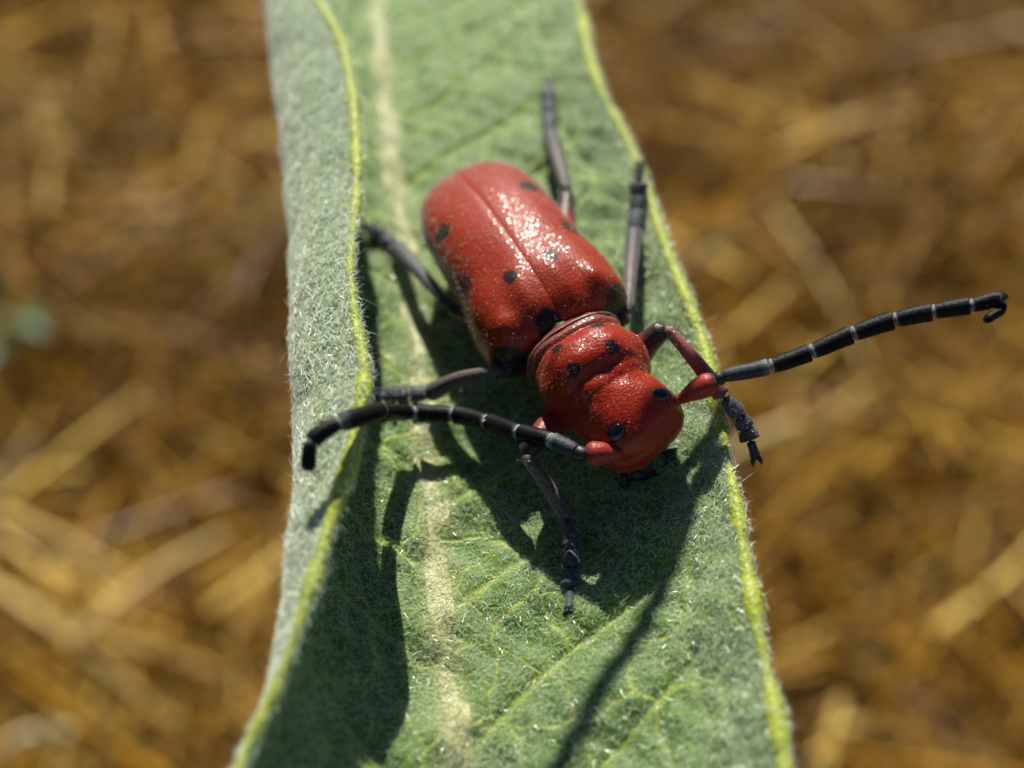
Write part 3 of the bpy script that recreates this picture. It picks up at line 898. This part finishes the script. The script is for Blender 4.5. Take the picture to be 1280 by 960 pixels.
antenna([(0.572, -0.07, 0.352), (0.516, -0.198, 0.392), (0.493, -0.211, 0.395), (0.399, -0.261, 0.386), (0.268, -0.337, 0.337), (0.099, -0.408, 0.25), (-0.048, -0.5, 0.2), (-0.133, -0.623, 0.213), (-0.037, -0.754, 0.458), (0.24, -0.81, 0.856), (0.272, -0.896, 0.933), (0.293, -1.008, 0.938), (0.348, -1.067, 0.88)],
        'antenna curving left over the rolled margin', [.030, .033, .034, .034, .034, .033, .032, .029, .026], skip=(9,))

# fine bristles on the limbs and a short pile on the wing cases
r = np.random.default_rng(81)
br, bnn = [], []
for a_, b_, rad, leg_ in limb_axes:
    n_ = 120 if leg_ else 16
    t = r.uniform(.03, .97, n_)[:, None]
    ax = (b_ - a_) / np.linalg.norm(b_ - a_)
    u_ = np.cross(ax, [.2, .1, 1.]); u_ /= np.linalg.norm(u_); w_ = np.cross(ax, u_)
    an = r.uniform(0, 6.283, n_)[:, None]
    nn = u_ * np.cos(an) + w_ * np.sin(an)
    br.append(a_ + (b_ - a_) * t + nn * rad * .8); bnn.append(nn * .8 + ax * .6)
dr_, dn_ = [], []
for a_, b_, rad in [q[:3] for q in limb_axes if q[3]] + tarsi_axes:
    n_ = 260
    t = r.uniform(.02, .98, n_)[:, None]
    ax = (b_ - a_) / np.linalg.norm(b_ - a_)
    u_ = np.cross(ax, [.2, .1, 1.]); u_ /= np.linalg.norm(u_); w_ = np.cross(ax, u_)
    an = r.uniform(0, 6.283, n_)[:, None]
    nn = u_ * np.cos(an) + w_ * np.sin(an)
    dr_.append(a_ + (b_ - a_) * t + nn * rad * 1.0); dn_.append(nn)
br = np.concatenate(br); bnn = np.concatenate(bnn); bnn /= np.linalg.norm(bnn, axis=1)[:, None]
v, f = hairs(br, bnn, .035, .0022, lift=2.2, curl=.3, seed=82)
obj('bristles', mesh_np('bristles', v, f), hair_material('dark_bristle', (.06, .055, .05), .1), beetle, kind='stuff')

v, f = hairs(np.concatenate(dr_), np.concatenate(dn_), .017, .0016, lift=1.0, curl=.5, seed=83)
obj('pale_down', mesh_np('pale_down', v, f), hair_material('pale_down', (.20, .21, .22), .2), beetle, kind='stuff')

v, f = hairs(np.concatenate([q[0] for q in PILE]), np.concatenate([q[1] for q in PILE]), .0095, .0012, lift=.6, curl=.3, seed=84)
# golden down on pronotum and head
r = np.random.default_rng(95)
bvn = bv.reshape(len(fine), RING, 3)
bnor = grid_normals(bvn)
wst = np.r_[np.linalg.norm(np.diff(bvn, axis=0), axis=-1).mean(1), 0]; wst[:int(.30 * 190)] = 0; wst[175:] = 0
i_ = r.choice(190, 9000, p=wst / wst.sum()); j_ = r.integers(0, RING, 9000)
q_ = bvn[i_, j_]; n_ = bnor[i_, j_]
n_ = np.where(((q_ - np.array([.25, .012, .28])) * n_).sum(1)[:, None] < 0, -n_, n_)
q_ = q_ + (bvn[(i_ + 1) % 190, j_] - q_) * r.uniform(size=(9000, 1)) + (bvn[i_, (j_ + 1) % RING] - q_) * r.uniform(size=(9000, 1))
v2, f2 = hairs(q_, n_, .009, .0011, lift=.6, curl=.3, seed=96)
obj('golden_down', mesh_np('golden_down', v2, f2), hair_material('golden_down', (.46, .20, .06), .3, .35), beetle, kind='stuff')
obj('wing_case_pile', mesh_np('wing_case_pile', v, f), hair_material('pale_pile', (.50, .42, .36), .3, .45), beetle, kind='stuff')

# ================================================================== LOOSE STRAWS, DRY LEAVES, GREEN SPROUT BEHIND
def single_straw(p0, p1, w, tint, label, sag=.3, group=None):
    p0 = np.array(p0, float); p1 = np.array(p1, float)
    mid = (p0 + p1) / 2 + np.array([0, 0, sag])
    pth, _ = smooth_path([p0, mid, p1], 24)
    v, f, t = tube(pth - p0, np.linspace(w, w * .6, 24) * round_ends(24, .02, .03) * .5, 8, up=(.3, .2, 1))
    o_ = obj('straw', mesh_np('straw', v, f, attrs={'tint': np.full(len(v), tint)}), STRAW_PALE, None, label=label, cat='straw', group=group)
    o_.location = p0
    return o_
STRAW_PALE = straw_material('pale_straw', [(0, (.30, .17, .03)), (.5, (.54, .36, .10)), (.8, (.68, .52, .22)), (1, (.80, .70, .46))], .2, .75)
CAMP = np.array(cam_ob.location)
single_straw((-10.6, 12.1, 4.0), (-6.9, 10.0, 4.5), 0.26, .62, 'tan straw lying left of the leaf, upper of two parallel ones slanting down right')
single_straw((-10.0, 10.4, 4.0), (-6.5, 8.05, 3.6), 0.27, .66, 'tan straw lying left of the leaf, lower of two parallel ones slanting down right')
single_straw((-7.6, 8.4, 5.0), (-5.3, 11.0, 4.6), 0.24, .70, 'golden straw rising to the right beside the lower left leaf margin')
single_straw((-9.4, 10.3, 5.4), (-7.8, 10.4, 8.3), 0.22, .98, 'short whitish straw standing at the left picture edge below the middle')
single_straw((-8.9, 7.0, 3.7), (-7.2, 6.75, 5.1), 0.26, .92, 'pale straw stub in the bottom left corner')
single_straw((3.4, 11.1, 6.0), (5.1, 11.7, 7.1), 0.30, .80, 'pale straw slanting up right just under the hooked front leg')
single_straw((-11.9, 23.4, 2.6), (-11.1, 21.9, 6.4), 0.32, .86, 'pale upright straw near the top left corner')

def dry_leaf(pos, ln, wd, rz, tilt, label, tint):
    """curled dry leaf: a closed, cupped, pointed sheet"""
    n, m = 18, 9
    t = np.linspace(0, 1, n); q = np.linspace(-1, 1, m)
    w = np.sin(np.pi * np.clip(t, .02, .98) ** .8) ** .8 * wd
    x = (t - .5)[:, None] * ln + 0 * q[None]; y = w[:, None] * q[None]
    z = .35 * wd * q[None] ** 2 + .25 * ln * ((t - .5)[:, None]) ** 2 + .05 * np.sin(t * 9)[:, None] * q[None]
    a = np.stack([x, y, z], -1); b = a - np.array([0, 0, .05])
    ix = np.arange(n * m).reshape(n, m)
    bd_ = np.concatenate([ix[0, :], ix[1:, -1], ix[-1, -2::-1], ix[-2:0:-1, 0]]); b2_ = np.roll(bd_, -1)
    f_ = np.concatenate([grid_faces(n, m), grid_faces(n, m)[:, ::-1] + n * m, np.stack([b2_, bd_, bd_ + n * m, b2_ + n * m], 1)])
    v_ = np.concatenate([a.reshape(-1, 3), b.reshape(-1, 3)])
    o_ = obj('dry_leaf', mesh_np('dry_leaf', v_, f_, attrs={'tint': np.full(len(v_), tint)}), STRAW_PALE, None, label=label, cat='dry leaf')
    o_.location = pos; o_.rotation_euler = (tilt, 0, rz)
    return o_
dry_leaf((6.5, 9.2, 3.4), 1.1, .36, .15, .5, 'pale dry leaf scrap right of the lower right leaf margin', .62)
dry_leaf((6.0, 8.05, 2.9), 1.5, .34, .38, .4, 'longer pale dry leaf scrap lying just below the other at lower right', .55)
dry_leaf((4.15, 17.05, 6.1), .95, .30, .1, .5, 'small pale dry leaf scrap right of the leaf above the right antenna', .52)
dry_leaf((7.5, 21.0, 5.1), .8, .30, .1, .5, 'small pale dry leaf scrap high up right in the dry grass', .5)

# small green sprout at the left edge
SPROUT = plain_plant('sprout_green', [(.3, (.02, .06, .008)), (.7, (.045, .11, .014))], 2, .5, .25)
spr = empty('green_sprout', (-11.1, 17.5, 0), 'small dark green sprout in the dry grass at the left edge', 'sprout')
pth, _ = smooth_path([(0, 0, 0), (.1, -.05, 1.8), (0, .1, 3.6)], 16)
v, f, t = tube(pth, np.linspace(.12, .06, 16), 8, up=(1, 0, 0))
obj('stem', mesh_np('stem', v, f), SPROUT, spr)
def sprout_leaf(tip, base, wd):
    tip = np.array(tip, float); base = np.array(base, float)
    n, m = 14, 5
    t = np.linspace(0, 1, n)[:, None]; q = np.linspace(-1, 1, m)[None]
    ax = tip - base; sd = np.cross(ax, [0, 0, 1.]); sd /= np.linalg.norm(sd)
    w = wd * np.sin(np.pi * np.clip(t, .03, .97)) ** .8
    P_ = base + ax * t[..., None] + sd * (w * q)[..., None] + np.array([0, 0, 1.]) * (.35 * np.sin(np.pi * t) + .3 * w * q ** 2)[..., None]
    a = P_.reshape(-1, 3); b = a - np.array([0, 0, .04])
    f_ = np.concatenate([grid_faces(n, m), grid_faces(n, m)[:, ::-1] + n * m])
    obj('leaf', mesh_np('leaf', np.concatenate([a, b]), f_), SPROUT, spr)
sprout_leaf((-1.7, 1.0, 4.4), (0, .05, 3.5), .42)
sprout_leaf((1.2, -1.2, 4.2), (0, .05, 3.4), .40)
sprout_leaf((-.3, -1.6, 3.4), (.05, 0, 2.6), .35)
sprout_leaf((-1.4, .9, 2.9), (.05, 0, 2.2), .35)

# tall dry grass stalk arching over from the right, above the picture; its shadow crosses the leaf
pth, _ = smooth_path([(13.5, 10.5, 0), (12.6, 9.8, 14), (10, 8.6, 23.5), (6, 6.9, 26.6), (3, 5.2, 26.4), (1.18, 4.41, 25.41), (0.71, 3.69, 25.41), (0.375, 3.17, 25.41), (0.0, 2.65, 25.41), (-0.365, 2.13, 25.41), (-0.8, 1.51, 25.41)], 120)
st_o = empty('grass_stalk', (13.5, 10.5, 0), 'tall dry grass stalk arching above the leaf, only its shadow stripe in view', 'grass stalk')
v, f, t = tube(pth - np.array([13.5, 10.5, 0]), np.interp(np.linspace(0, 1, 120), [0, .5, .8, 1], [.13, .08, .05, .03]), 10, up=(0, 1, .1))
obj('stem', mesh_np('stem', v, f, attrs={'tint': np.full(len(v), .6)}), STRAW_PALE, st_o)
pth, _ = smooth_path([(12.6, 9.8, 14), (14.0, 9.5, 17.5), (17.0, 9.0, 18.5), (20.0, 8.5, 16.5)], 30)
v, f, t = tube(pth - np.array([13.5, 10.5, 0]), np.linspace(.22, .03, 30), 8, flat=.2)
obj('blade', mesh_np('blade', v, f, attrs={'tint': np.full(len(v), .5)}), STRAW_PALE, st_o)
